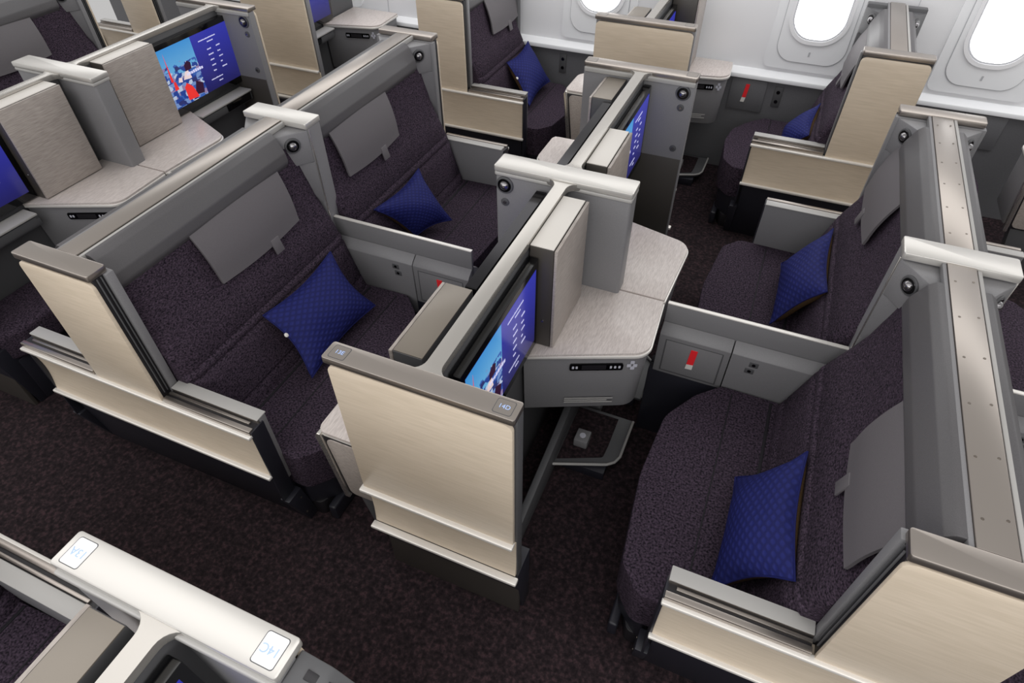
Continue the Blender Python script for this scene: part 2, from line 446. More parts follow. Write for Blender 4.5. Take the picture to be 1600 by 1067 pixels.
def monitor(fr, label, v0, v1, rightv, z0=.862, z1=1.292, detail=True, group=None, u0=.037, u1=.076):
    """rightv=+1: viewer's right is +v. (a: 0..1 across, b: 0..1 up)"""
    c = fr((.05, (v0+v1)/2, 1)); o = thing('seat_monitor', label, 'monitor', (c.x, c.y, z0), group)
    m = M(fr); m.box(u0, u1, v0, v1, z0, z1, .003); part('monitor_frame', m, BLACK, o)
    m = M(fr); m.box(u0+.001, u1-.001, v0+.003, v1-.003, z1-.001, z1+.001, 0); part('frame_top', m, DGLOSS if u0 > .05 else BLACK, o)
    bz = .026; A0 = v0+bz if rightv > 0 else v1-bz; sg = rightv; Wd = (v1-v0)-2*bz; B0 = z0+.042; Hd = (z1-z0)-.075
    def quad(name, pts, mt, off, parent, uvs=None):
        m = M(fr); vs = [(u1+off, A0+sg*a*Wd, B0+b*Hd) for a, b in pts]; n = len(pts)
        vs2 = [(u1+off-.0006, A0+sg*a*Wd, B0+b*Hd) for a, b in pts]
        m._add(vs+vs2, [list(range(n)), list(range(n, 2*n))]+[[i, (i+1) % n, n+(i+1) % n, n+i] for i in range(n)])
        ob = part(name, m, mt, parent)
        me = ob.data; uvl = me.uv_layers.new(name='UVMap'); off_ = LOCS[ob.name]
        for lp in me.loops:
            w = me.vertices[lp.vertex_index].co+off_
            lv = (w.y-fr.y)*fr.t; a = (lv-A0)*sg/Wd; b = (w.z-B0)/Hd
            uvl.data[lp.index].uv = (a, b)
        return ob
    sc = quad('screen', [(0, 0), (1, 0), (1, 1), (0, 1)], SCREEN, .0008, o)
    if not detail: return o
    pc = quad('city_picture', [(0, 0), (.46, 0), (.46, 1), (0, 1)], PICTURE, .0014, sc)
    def multi(name, polys, mt, off):
        m = M(fr)
        for pts in polys:
            n = len(pts); vs = [(u1+off, A0+sg*a*Wd, B0+b*Hd) for a, b in pts]; vs2 = [(u1+off-.0005, A0+sg*a*Wd, B0+b*Hd) for a, b in pts]
            m._add(vs+vs2, [list(range(n)), list(range(n, 2*n))]+[[i, (i+1) % n, n+(i+1) % n, n+i] for i in range(n)])
        return part(name, m, mt, sc)
    multi('red_tower', [[(.068, .45), (.098, .45), (.087, .72), (.082, .93), (.077, .72)], [(.08, .30), (.13, .30), (.115, .44), (.09, .44)],
                        [(.20, .05), (.34, .03), (.30, .24), (.24, .34), (.20, .28)]], PIXRED, .0022)
    multi('dark_hair', [[(.28, .52), (.36, .52), (.37, .63), (.33, .67), (.28, .62)]], PIXDARK, .0020)
    multi('dark_shade', [[(.30, .08), (.42, .05), (.44, .22), (.36, .30)]], PIXDARK, .0020)
    multi('pale_figure', [[(.15, .40), (.20, .38), (.21, .45), (.17, .47)], [(.22, .40), (.33, .38), (.31, .52), (.27, .52)]], PIXSKIN, .0018)
    # menu text, too small to read: short dashes
    P = []
    rs = random.Random(3)
    def word(a, b, n, h=.022, w=.011):
        for k in range(n):
            hh = h*rs.uniform(.7, 1.0); P.append([(a+k*w*1.3, b), (a+k*w*1.3+w, b), (a+k*w*1.3+w, b+hh), (a+k*w*1.3, b+hh)])
    word(.55, .86, 17, .02); word(.66, .80, 6, .02)
    for r_, (n1, n2) in enumerate(((4, 4), (5, 3), (4, 4), (4, 2), (3, 5))):
        word(.63, .68-.095*r_, n1); word(.76, .68-.095*r_, n2)
    word(.56, .17, 12, .02); word(.66, .10, 4, .02)
    lines = {}
    for q in P: lines.setdefault(round(q[0][1], 3), []).append(q)
    for q in lines.values(): multi('menu_text_line', q, SCREENTXT, .0022)
    P.clear(); word(.28, .44, 8, .05, .022); multi('title_text', P, SCREENTXT, .0026)
    return o

def tray_shelf(fr, v0, v1, label, group=None):
    c = fr((.12, (v0+v1)/2, .8)); o = thing('tray_table', label, 'table', (c.x, c.y, .78), group)
    m = M(fr); m.box(.037, .15, v0, v1, .76, .80, .004); part('tray_housing', m, SHELLD, o)
    m = M(fr); m.box(.066, .168, v0+.01, v1-.01, .824, .836, .003); part('tray_top', m, RIM, o)
    m = M(fr); m.box(.15, .158, v0+.02, (v0+v1)/2, .768, .818, .002); part('tray_slot', m, BLACK, o)
    m = M(fr); m.box(.15, .157, (v0+v1)/2+.01, v1-.02, .77, .815, .002); part('tray_latch', m, SHELLD, o)
    m = M(fr); m.box(.037, .15, v0+.002, v1-.002, .8, .824, .002); part('tray_riser', m, SHELLD, o)
    return o

def ottoman(fr, v0, v1, label):
    c = fr((.2, (v0+v1)/2, 0)); o = thing('ottoman', label, 'foot rest', (c.x, c.y, 0), 'upholstered foot rests')
    m = M(fr); m.prism(fillet([(.04, v0), (.30, v0), (.36, v0+.1), (.36, v1), (.04, v1)], .03), 'z', .30, .475, .03, 4); part('cushion', m, FABRIC, o, sharp=60)
    m = M(fr); m.box(.04, .31, v0+.02, v1-.02, .0, .30, .01); part('ottoman_base', m, BASE, o)
    return o

def foot_frame(fr, v0, v1, label, group=None):
    c = fr((.3, v1, 0)); o = thing('footwell_frame', label, 'foot rest', (c.x, c.y, 0), group)
    m = M(fr); m.prism([(v0, .0), (v1, .0), (v1, .28), (v1-.25, .22), (v0, .10)], 'x', .15, .185, .006, 2); part('side_beam', m, SHELLD, o)
    sg = 1
    outp = fillet([(.185, v1-.41), (.45, v1-.30), (.475, v1-.26), (.475, v1), (.185, v1)], [0, .03, .03, 0, 0])
    inn = fillet([(.19, v1-.375), (.40, v1-.28), (.405, v1-.20), (.405, v1-.02), (.19, v1-.02)], [0, .02, .02, 0, 0])
    m = M(fr); m.prism(outp, 'z', .06, .075, .003); part('foot_tray', m, SHELLD, o)
    m = M(fr); m.prism(inn, 'z', .0755, .0775, 0); part('tray_carpet', m, CARPET, o)
    m = M(fr); m.tube([(.185, v1-.415, .082), (.43, v1-.318, .082), (.462, v1-.29, .082), (.478, v1-.25, .082), (.48, v1-.01, .082)], .007, 8); part('tray_edge', m, RIM, o)
    m = M(fr); m.box(.24, .31, v1-.27, v1-.19, .078, .13, .006); k = part('floor_latch', m, SHELL, o)
    m = M(fr); m.cyl((.275, v1-.23, .13), (0, 0, 1), .016, .015, .003, 16); part('latch_ring', m, ICON, k)
    m = M(fr); m.box(.186, .44, v1-.02, v1, .0, .06, .003); part('tray_riser', m, BASE, o)
    m = M(fr); m.box(.19, .43, v1-.36, v1-.02, .0, .058, .003); part('tray_plinth', m, BASE, o)
    return o

# seat profile: distance from wall u at height z (backrest front)
def back_u(z):
    tb = [(1.30, .10), (1.22, .115), (1.12, .135), (1.0, .165), (.86, .225), (.79, .262), (.66, .30), (.55, .335), (.44, .375)]
    if z >= tb[0][0]: return tb[0][1]
    for (z1, u1), (z0, u0) in zip(tb, tb[1:]):
        if z >= z0: return u0+(u1-u0)*(z-z0)/(z1-z0)
    return tb[-1][1]

def seat(fr, label, cover, tagv, v0=.10, v1=1.19, group=None, base=True):
    c = fr((.5, (v0+v1)/2, 0)); o = thing('cabin_chair', label, 'chair', (c.x, c.y, 0), group)
    # backrest with seam grooves
    zs = [.40, .45, .50, .535, .545, .555, .62, .70, .745, .755, .765, .785, .795, .805, .90, 1.0, 1.1, 1.2, 1.27]
    gro = {.545: .010, .755: .009, .795: .009}
    pf = [(back_u(z)-gro.get(z, 0)+(.006*math.sin((z-.4)*9) if False else 0), z) for z in zs]
    vv = [v0-.005, v0+.02, v0+.05]+[v0+.05+(v1-v0-.1)*i/10 for i in range(1, 10)]+[v1-.05, v1-.02, v1+.005]
    def edge(v): e = min(v-v0, v1-v); return 0 if e > .05 else (.05-e)**2*9
    m = M(fr); vs = []; fs = []; nz = len(pf)
    for v in vv:
        for (u, z) in pf: vs.append((u-edge(v), v, z))
    for j in range(len(vv)-1):
        for i in range(nz-1): fs.append([j*nz+i, (j+1)*nz+i, (j+1)*nz+i+1, j*nz+i+1])
    o0 = len(vs)
    for v in vv:
        for (u, z) in pf: vs.append((.048, v, z))
    for j in range(len(vv)-1):
        for i in range(nz-1): fs.append([o0+j*nz+i, o0+(j+1)*nz+i, o0+(j+1)*nz+i+1, o0+j*nz+i+1])
        for i in (0, nz-1): fs.append([j*nz+i, (j+1)*nz+i, o0+(j+1)*nz+i, o0+j*nz+i])
    for j in (0, len(vv)-1):
        for i in range(nz-1): fs.append([j*nz+i, j*nz+i+1, o0+j*nz+i+1, o0+j*nz+i])
    m._add(vs, fs); part('backrest', m, FABRIC, o, sharp=50)
    # cushion
    out = [(.33, v0+.005), (.70, v0-.01), (.785, v0+.09), (.822, (v0+v1)/2-.06), (.80, v1-.27), (.70, v1-.10), (.60, v1+.0), (.33, v1-.005)]
    rad = [.005, .06, .10, .5, .18, .18, .04, .005]
    top = fillet(out, rad, 7)
    m = M(fr); m.prism(top, 'z', .27, .49, .03, 4); cs = part('seat_cushion', m, FABRIC, o, sharp=60)
    m = M(fr); m.box(.545, .551, v0+.01, v1-.03, .485, .4925, .001); part('cushion_seam', m, SEAM, cs)
    m = M(fr); m.box(.372, .385, v0+.01, v1-.02, .478, .494, .003); part('cushion_crease', m, SEAM, cs)
    low = fillet([(.30, v0+.01), (.66, v0+.01), (.765, v0+.10), (.79, (v0+v1)/2), (.765, v1-.28), (.66, v1-.12), (.57, v1-.02), (.30, v1-.02)], [.005, .05, .1, .5, .18, .18, .03, .005], 6)
    m = M(fr); m.prism(low, 'z', .10, .272, .01, 2); part('seat_skirt', m, BASE, o)
    if base:
        m = M(fr); m.prism(fillet([(.30, v0+.02), (.70, v0+.02), (.73, v0+.1), (.73, v1-.35), (.55, v1-.05), (.30, v1-.05)], .03), 'z', 0, .10, .004); part('seat_base', m, DARK, o)
        m = M(fr); m.box(.735, .775, v0+.02, v0+.20, .0, .10, .01, 3); part('track_cover', m, BASE, o)
    # side liners: grey shells either end of the backrest
    # bolster
    a, b = (v0-.002, v1-.11) if fr.y < 1 or fr.y > 3 else (v0+.10, v1-.012)
    bo = fillet([(.046, 1.352), (.078, 1.354), (.100, 1.335), (.132, 1.27), (.138, 1.225), (.118, 1.195), (.046, 1.195)], [.003, .012, .02, .04, .03, .01, .003], 4)
    m = M(fr); m.prism([(p[0], p[1]) for p in bo], 'y', a, b, .004, 2); part('headrest_bolster', m, LEATHER, o, sharp=75)
    # headrest cover hanging below the bolster
    ca, cb = cover
    zt, zb = 1.235, .985
    def cf(i, j, k):
        z = zt+(zb-zt)*j; w = 1-.06*j; cv = (ca+cb)/2; v = cv+(ca-cv)*w+(cb-ca)*w*i
        bow = .006*math.sin(math.pi*i)+.016*math.sin(math.pi*min(1, j))
        return (back_u(z)+.014+bow-(0 if not k else .010)+.012*j, v, z+.012*math.sin(math.pi*i)*(-1 if j > .9 else 0))
    m = M(fr); m.grid(cf, 14, 10, True); hc = part('headrest_cover', m, COVER, o, sharp=50)
    u_ = back_u(zb)+.018
    m = M(fr)
    tv = tagv
    m._add([(u_+.012, tv-.026, zb+.015), (u_+.012, tv+.026, zb+.015), (u_+.030, tv+.026, zb-.055), (u_+.030, tv-.026, zb-.055),
            (u_+.004, tv-.026, zb+.015), (u_+.004, tv+.026, zb+.015), (u_+.022, tv+.026, zb-.055), (u_+.022, tv-.026, zb-.055)],
           [[0, 1, 2, 3], [4, 5, 6, 7], [0, 1, 5, 4], [1, 2, 6, 5], [2, 3, 7, 6], [3, 0, 4, 7]], .002)
    part('cover_tab', m, COVER, hc)
    return o

def seat_wall(X, Y0, Y1, label, screws=True):
    o = thing('seat_back_wall', label, 'partition', (X, (Y0+Y1)/2, 0))
    fr = Fr(X, 0)
    m = M(fr); m.box(-.044, .044, Y0, Y1, 0, H-.012, .002); part('wall_panel', m, SHELL, o)
    m = M(fr); m.box(-.046, .042, Y0+.001, Y1-.001, H-.012, H-.002, .002); r = part('top_rail', m, TAUPE, o)
    for s in (-1, 1):
        m = M(fr); m.box(s*.0465, s*.060, Y0+.001, Y1-.001, H-.03, H-.006, .003); part('rail_edge', m, RIM if s > 0 else SHELL, o)
    if screws:
        n = 6
        for i in range(n):
            y = Y0+(Y1-Y0)*(i+.5)/n
            for u in (-.028, .026):
                m = M(fr); m.cyl((u, y+u*.3, H-.0025), (0, 0, 1), .0045, .004, .0012, 10); part('screw', m, SCREW, r)
    return o

def seat_end(X, Y, t, label, hw=.18, th=.078, low=.625, sides=(1, 1), lamps=False, group=None):
    """aisle-side end of a seat back wall: tall upright and low arm panels each side"""
    fr = Fr(X, Y, 1, t)
    o = thing('aisle_side_screen', label, 'partition', (X, Y+t*.04, 0), group)
    m = M(fr); m.prism([(-hw+.004, .70), (hw-.004, .70), (hw-.004, H-.026), (-hw+.004, H-.026)], 'y', .014, .06, .002); part('track_core', m, DARK, o)
    m = M(fr); m.prism(fillet([(-hw+.001, .70), (hw-.001, .70), (hw-.001, H-.034), (-hw+.001, H-.034)], [0, 0, .03, .03]), 'y', .001, .015, .002); part('upright_facing', m, GOLD, o)
    m = M(fr); m.box(-hw-.01, hw+.01, .056, th+.012, .70, H-.028, .004); part('inner_shell', m, SHELL, o)
    for s in (-1, 1):
        m = M(fr); m.box(s*(hw-.002), s*(hw+.004), .026, .030, .75, H-.03, .001); m.box(s*(hw-.002), s*(hw+.004), .042, .046, .75, H-.03, .001)
        part('door_track', m, SHELLD, o)
    m = M(fr); m.prism(cap_poly(-hw-.002, hw+.002, 0, th, .018), 'z', H-.026, H, .0035, 2); part('top_cap', m, TAUPE, o)
    l0 = -low if sides[0] else -hw; l1 = low if sides[1] else hw
    # low panel: concave gold skin
    n = 10
    prof = [(.004+.018*math.sin(math.pi*i/n), .705-(.705-.445)*i/n) for i in range(n+1)]+[(.05, .445), (.05, .705)]
    m = M(fr); m.prism(prof, 'x', l0+.006, l1-.006, 0); part('arm_panel_facing', m, GOLD, o)
    for z in (.714, .437):
        m = M(fr); m.box(l0-.004, l1+.004, -.015, .012, z-.008, z+.008, .005, 2); part('bumper_strip', m, STRIP, o)
    m = M(fr); m.box(l0, l1, .05, .062, .25, .70, .001); part('arm_core', m, DARK, o)
    m = M(fr); m.prism([(.02, .43), (.075, .0), (.13, .0), (.10, .43)], 'x', l0+.02, l1-.02, .003); part('kick_panel', m, BASE, o)
    for (a, b) in ((l0, -hw-.012), (hw+.012, l1)):
        if b-a < .1: continue
        s = -1 if a < 0 else 1
        m = M(fr); m.box(a, b, .062, .098, .33, .752, .004); part('arm_inner_shell', m, SHELL, o)
        m = M(fr); m.box(a, b, .052, .104, .750, .757, .003); part('arm_top_highlight', m, RIM, o)  # pale strip paints the light caught by the shell's flat top
        m = M(fr); m.box(a, b, .0, .022, .720, .744, .002); m.box(a+(.03 if s < 0 else 0), b-(.03 if s > 0 else 0), .034, .046, .72, .7425, .001); m.box(a, b, .054, .062, .72, .747, .001)
        part('arm_top_track', m, TAUPE, o)
        m = M(fr); m.box(a, b, .02, .062, .69, .734, 0); part('track_groove', m, DARK, o)
        e = a if s < 0 else b
        m = M(fr); m.box(e-.005, e+.005, .004, .075, .25, .735, .002); part('arm_end_cap', m, BASE, o)
        m = M(fr); m.prism([(.004, .25), (.075, .0), (.13, .0), (.09, .25)], 'x', e-.02 if s > 0 else e-.03, e+.03 if s > 0 else e+.02, .005); part('arm_foot', m, BASE, o)
        for z in (.08, .20):
            m = M(fr); m.cyl((e+s*.03, .07, z), (s, 0, 0), .005, .005, .002, 10); part('screw', m, SCREW, o)
    if lamps:
        for s in (-1, 1):
            if sides[(s+1)//2]: corner_lamp(Fr(X, Y, s, t), th+.012, o, 1)
    return o

def corner_lamp(fr, vw, o, sgn=-1, shell=None):
    shell = shell or SHELL
    """angled shell corner with lamp beside the bolster. vw = partition face, sgn: direction toward seat in v"""
    k = sgn
    pts = [(.046, vw), (.046, vw+k*.125), (.085, vw+k*.125), (.178, vw)]
    m = M(fr); m.prism(pts, 'z', 1.17, H-.03, .006, 2, ); part('lamp_corner', m, shell, o)
    nn = Vector((.125, k*.093, 0)).normalized()
    c = Vector((.128, vw+k*.066, 1.275))+nn*.001
    lamp(fr, tuple(c), tuple(nn), o, .038)
    # sloped web below the corner piece
    m = M(fr); m._add([(.046, vw, 1.17), (.178, vw, 1.17), (.046, vw+k*.12, 1.17), (.046, vw, .80), (.178, vw, .96)],
                      [[0, 1, 2], [0, 2, 3], [1, 2, 4], [2, 3, 4], [0, 1, 4, 3]], 0); part('corner_web', m, shell, o)

def seat_cross(X, Y0, Y1, label, hw=.18, lamps=((-1, -1), (1, -1)), capmat=None):
    o = thing('cross_partition', label, 'partition', (X, (Y0+Y1)/2, 0))
    fr = Fr(X, 0)
    m = M(fr); m.box(-hw+.003, hw-.003, Y0+.006, Y1-.006, 0, H-.026, .008, 2); part('panel_core', m, SHELL, o)
    for s in (-1, 1):
        m = M(fr); m.box(s*(hw-.004), s*(hw+.002), Y0+.012, Y0+.017, .84, H-.03, .001); part('edge_trim', m, CHROME, o)
    m = M(fr); m.prism(cap_poly(-hw, hw, Y0-.002, Y1, .018), 'z', H-.026, H+.001, .0035, 2); part('top_cap', m, CAPLIT, o)
    for s, d in lamps:
        corner_lamp(Fr(X, 0, s, 1), Y0+.006 if d < 0 else Y1-.006, o, d)
    return o

def divider(X0, X1, Y0, Y1, label, seat_s, tagside=True, zt=.843):
    """low partition between two neighbouring suites. X0: console side, X1: seat wall side"""
    xc = (X0+X1)/2; yc = (Y0+Y1)/2
    o = thing('suite_divider', label, 'divider', (xc, yc, 0))
    s = 1 if X1 > X0 else -1
    fr = Fr(X0, yc, s, 1); L = abs(X1-X0)
    m = M(fr); m.box(.0, L, -.008, .008, .70, zt-.004, .002); part('privacy_panel', m, SHELL, o)
    m = M(fr); m.box(.0, L, -.010, .010, zt-.003, zt+.003, .002); part('top_rim', m, STRIP, o)
    for d in (-1, 1):
        F = Fr(X0, yc, s, d)
        m = M(F); m.prism([(.010, .74), (.045, .715), (.058, .70), (.052, .37), (.010, .37)], 'x', .32, L, .003); part('lower_wall', m, SHELL, o)
        m = M(F); m.prism([(.010, .74), (.045, .715), (.058, .70), (.052, .46), (.010, .46)], 'x', .0, .316, .003); w = part('stowage_door', m, SHELL, o)
        m = M(F); m.box(.03, .29, .055, .0575, .48, .68, .001); part('door_line', m, SHELLD, w)
        m = M(F); m.box(.036, .284, .056, .0585, .486, .674, .001); part('door_inset', m, SHELL, w)
        m = M(F); m.box(-.02, .33, .0, .05, .0, .46, .006); part('floor_box', m, BASE, o)
        m = M(F); m.box(.33, L, .0, .048, .0, .37, .004); part('lower_box', m, BASE, o)
        if tagside:
            m = M(F); m.prism([(.145, .565), (.175, .568), (.180, .655), (.150, .655)], 'y', .0585, .0625, 0); part('red_pull_tag', m, RED, o, label='red pull ribbon')
            m = M(F); m.prism([(.143, .535), (.174, .538), (.175, .567), (.145, .564)], 'y', .0585, .063, 0); part('tag_end', m, TAGW, o)
        for (a, z) in ((.42, .665), (.41, .625)):
            m = M(F); m.box(a-.02, a+.02, .053, .059, z-.015, z+.015, .003); k = part('socket', m, SHELLD, o)
            m = M(F); m.cyl((a, .058, z), (0, 1, 0), .008, .008, .002, 12); part('socket_hole', m, BLACK, k)
    return o

def pillow(A, B, Cc, D, label, bulge=.072, side=1, tagpos=None, group=None):
    """A,B,Cc,D corner points in order; face normal (AB x AD)*side faces the viewer"""
    A, B, Cc, D = [Vector(p) for p in (A, B, Cc, D)]
    cen = (A+B+Cc+D)/4; n = (B-A).cross(D-A).normalized()*side
    o = thing('scatter_pillow', label, 'pillow', cen-Vector((0, 0, .1)), group)
    def pos(i, j, k):
        # pull edges inwards in the middle (concave sides)
        ii = i+(.5-i)*.14*math.sin(math.pi*j)*abs(2*i-1)**1.5; jj = j+(.5-j)*.14*math.sin(math.pi*i)*abs(2*j-1)**1.5
        p = A*(1-ii)*(1-jj)+B*ii*(1-jj)+Cc*ii*jj+D*(1-ii)*jj
        h = (math.sin(math.pi*i)*math.sin(math.pi*j))**(.55 if k > 0 else .3)
        wob = .006*math.sin(9*i+3*j)*math.sin(7*j-2*i)
        return p+n*((bulge*h+wob*h)*k)
    N_ = 22
    for nm, k, mt in (('quilted_face', 1, PILLOW), ('plain_reverse', -1, BRONZE)):
        m = M(); m.grid(lambda i, j, q: pos(i, j, k), N_, N_)
        ob = part(nm, m, mt, o, sharp=180)
        me = ob.data; uvl = me.uv_layers.new(name='UVMap')
        # uv from the vertex order of the grid
        for lp in me.loops:
            vi = lp.vertex_index; uvl.data[lp.index].uv = ((vi % (N_+1))/N_, (vi//(N_+1))/N_)
    path = []
    for (i, j) in [(q/14, 0) for q in range(14)]+[(1, q/14) for q in range(14)]+[(1-q/14, 1) for q in range(14)]+[(0, 1-q/14) for q in range(15)]:
        path.append(pos(i, j, 0))
    m = M(); m.tube(path, .004, 6); part('piping', m, PILLOW, o)
    if tagpos:
        p = pos(*tagpos, 0); m = M(); m.dome(p, n, .012, .008, 10, 3); part('care_tag', m, TAGW, o)
    return o

# ------------------------------------------------------------------ floor
m = M(); m.box(-6.2, 5.2, -2.6, 4.6, -.04, 0, 0); floor = struct(part('floor', m, CARPET))

# ------------------------------------------------------------------ centre block
XC, XR, XL, XL2, XL3, XC2 = 0.0, 1.434, -1.42, -2.88, -4.34, 2.88
YA, YB, YC, YD = 1.2, 1.31, 2.404, 2.48      # mid partition front/back, far end inside/outside

# centre monitor wall
ridge(XC, .070, YA, 'thin silver-topped wall holding back-to-back screens, behind the panel numbered 13E and 14D')
ridge(XC, YB, YC, 'thin silver-topped wall running from the bright-capped centre crosspiece toward the windows')
end_partition(XC, 0, 1, .304, 'large champagne aisle panel with seat numbers 13E and 14D on its top', th=.072, core=SHELLD, plate=((-.262, '13E'), (.262, '14D')))
end_partition(XC, YD, -1, .304, 'grey screen-wall end with round lamp, in front of the small champagne panel by the windows', th=.078, lamp_side=.245, plate=((-.27, None), (.27, None)))
mid_partition(XC, YA, YB, 'centre crosspiece with cap coloured as if lit and round lamp on its left', lamp_u=-.25)
Rf = Fr(XC, 0, 1, 1); Lf = Fr(XC, 0, -1, 1)
Rf1 = Fr(XC, YD, 1, -1); Lf1 = Fr(XC, YD, -1, -1)
monitor(Rf, 'lit screen with city picture directly behind the 14D number plate', .135, .765, 1)
cabinet(Rf, 'upright white-topped cabinet with grainy side, standing right of the nearest lit screen', .77, 1.125, knob_v=.77)
side_console(Rf, 'grey bow-fronted console with grainy top and black controls, centre of the picture', .69, 1.235)
foot_frame(Rf, .08, 1.17, 'open footwell frame on the carpet below the central bow-fronted console')
monitor(Lf, 'black-edged screen seen from above, left of the central ridge behind cabinet 13E', .52, 1.19, -1, detail=False, u0=.055, u1=.100)
cabinet(Lf, 'flat taupe-topped cabinet right behind the 13E number plate', .15, .505, z1=1.30, u0=.06, u1=.178, gold=True)
side_console(Lf, 'console with rounded grainy end peeking out left of the 13E 14D panel', .60, .055, near='end', detail=False)

monitor(Rf1, 'lit screen beyond the centre crosspiece, seen at a steep angle', .085, .715, -1)
cabinet(Rf1, 'white-topped cabinet just behind the centre crosspiece, right of the ridge', .73, 1.075, knob_v=None)
side_console(Rf1, 'grainy console shelf peeking out right of the bright-capped centre crosspiece', .66, 1.235, front=.12, detail=False)
foot_frame(Fr(XC, YD, 1, -1), .10, 1.15, 'footwell frame below the shelf behind the centre crosspiece')
monitor(Lf1, 'black-edged screen top left of the ridge beyond the centre crosspiece', .375, 1.165, 1, detail=False, u0=.055, u1=.100)
cabinet(Lf1, 'dark taupe-topped cabinet left of the ridge near the small champagne panel', .085, .365, z1=1.30, u0=.06, u1=.178, gold=True)
side_console(Lf1, 'pale console end on the far left of the ridge beyond the centre crosspiece', .50, -.02, near='end', detail=False)

# right seat wall
seat_wall(XR, .078, YA, 'right seat wall, near length with screwed silver top running toward the camera')
seat_wall(XR, YB, YC, 'right seat wall, far length beyond the bright cross-shaped cap')
seat_end(XR, 0, 1, 'large champagne aisle screen with low arm panel in the bottom right corner')
seat_end(XR, YD, -1, 'far end screen of the right seat wall with taupe cap, facing the window aisle', lamps=True)
seat_cross(XR, YA, YB, 'crosspiece with cap coloured as if lit, forming a cross on the right seat wall')

sR = lambda y, t: Fr(XR, y, -1, t)
seat(sR(0, 1), 'plum chair nearest the camera on the right, its long side toward the 14D screen', (.14, .63), .46)
seat(sR(YD, -1), 'plum chair on the right behind the low divider, below the bright cross cap', (.14, .69), .40)
seat(Fr(XR, 0, 1, 1), 'plum chair at the right edge, near side of the silver divider', (.4, .9), .6)
seat(Fr(XR, YD, 1, -1), 'plum chair at the right edge behind the screwed silver rail', (.4, .9), .6)
divider(.512, XR-.178, 1.20, 1.30, 'low grey divider with red ribbon between the two right-hand seats', 1)
divider(XC2-.512, XR+.178, 1.20, 1.30, 'low grey divider with silver rim at the far right edge', 1)
pillow((1.155, .69, .80), (1.163, .18, .79), (.955, .18, .535), (.965, .67, .55), 'blue pillow with bronze edge on the seat nearest the camera at right', side=-1)
pillow((1.156, 2.20, .80), (1.162, 1.67, .79), (.98, 1.65, .535), (.975, 2.16, .55), 'blue pillow propped in the right seat behind the low divider', side=-1)

# left seat wall
seat_wall(XL, .078, YA, 'left seat wall, near length with plain silver-taupe top', screws=False)
seat_wall(XL, YB, YC, 'left seat wall, far length between the two upper caps', screws=False)
seat_end(XL, 0, 1, 'tall champagne aisle screen with taupe cap and long low panel, left of picture')
seat_end(XL, YD, -1, 'far end screen of the left seat wall with dark edge, facing the window aisle', lamps=True)
seat_cross(XL, YA, YB, 'crosspiece with cap coloured as if lit halfway along the left seat wall')
seat(Fr(XL, 0, 1, 1), 'plum chair left of the 13E panel, with the largest grey headrest cover', (.45, 1.0), .80)
seat(Fr(XL, YD, 1, -1), 'plum chair second from the aisle in the left row, behind the low divider', (.55, 1.08), .74)
seat(Fr(XL, 0, -1, 1), 'plum chair at the left edge behind the tall champagne screen', (.4, .9), .6)
seat(Fr(XL, YD, -1, -1), 'plum chair facing the full lit screen at upper left', (.4, .9), .6)
divider(-.45, XL+.178, 1.20, 1.30, 'low grey divider between the two left-hand seats', 1)
divider(XL2+.512, XL-.178, 1.20, 1.30, 'low divider on the far side of the left seat wall, beside the upper grainy shelves', 1)
pillow((-1.132, 1.035, .79), (-1.137, .525, .786), (-.90, .465, .535), (-.895, 1.0, .545), 'quilted blue pillow on the seat left of the 13E panel', side=1, tagpos=(1, .38))
pillow((-1.132, 1.93, .785), (-1.139, 1.45, .785), (-1.012, 1.63, .535), (-.885, 1.84, .545), 'quilted blue pillow on the second seat of the left row', side=1)

# left monitor wall
ridge(XL2, .070, YA, 'screen wall at the left edge, with silver rounded top')
ridge(XL2, YB, YC, 'screen wall at upper left behind the full lit screen, with silver rounded top')
end_partition(XL2, YD, -1, .304, 'grey screen-wall end with lamp and knobs right of the full lit screen at upper left', th=.078, lamp_side=.245)
mid_partition(XL2, YA, YB, 'crosspiece with cap coloured as if lit at the upper left between two grainy cabinets')
r2 = Fr(XL2, 0, 1, 1); r21 = Fr(XL2, YD, 1, -1)
monitor(r2, 'dark blue lit screen cut off by the left edge', .135, .765, 1)
cabinet(r2, 'grainy cabinet at the left edge, beside the cut-off screen', .77, 1.125, knob_v=.77)
side_console(r2, 'grainy shelf with black controls at the left edge below the cabinet', .69, 1.235)
tray_shelf(r2, .13, .68, 'folded tray with silver edge under the screen at the left edge')
monitor(r21, 'full lit screen showing red tower city picture at upper left', .035, .715, -1)
cabinet(r21, 'grainy cabinet left of the full lit screen at upper left', .73, 1.075)
side_console(r21, 'small grainy shelf below the full lit screen at upper left', .57, 1.235, front=.20, detail=False)
tray_shelf(r21, .10, .60, 'folded tray with black slot and silver edge under the full lit screen')
ottoman(r2, .10, .68, 'plum ottoman on the floor under the cut-off screen at the left edge')
ottoman(r21, .10, .60, 'plum ottoman under the full lit screen at upper left')
end_partition(XL2, 0, 1, .304, 'dark foot of an aisle end panel at the left edge, standing on the carpet', th=.072)
# far left row seat (faces right)
seat_wall(XL3, YB, YC, 'seat wall in the top left corner', screws=False)
seat(Fr(XL3, YD, 1, -1), 'plum chair with grey headrest cover in the top left corner', (.44, .95), .6)
seat_end(XL3, YD, -1, 'dark-edged end screen of the seat in the top left corner', sides=(0, 1), lamps=True)

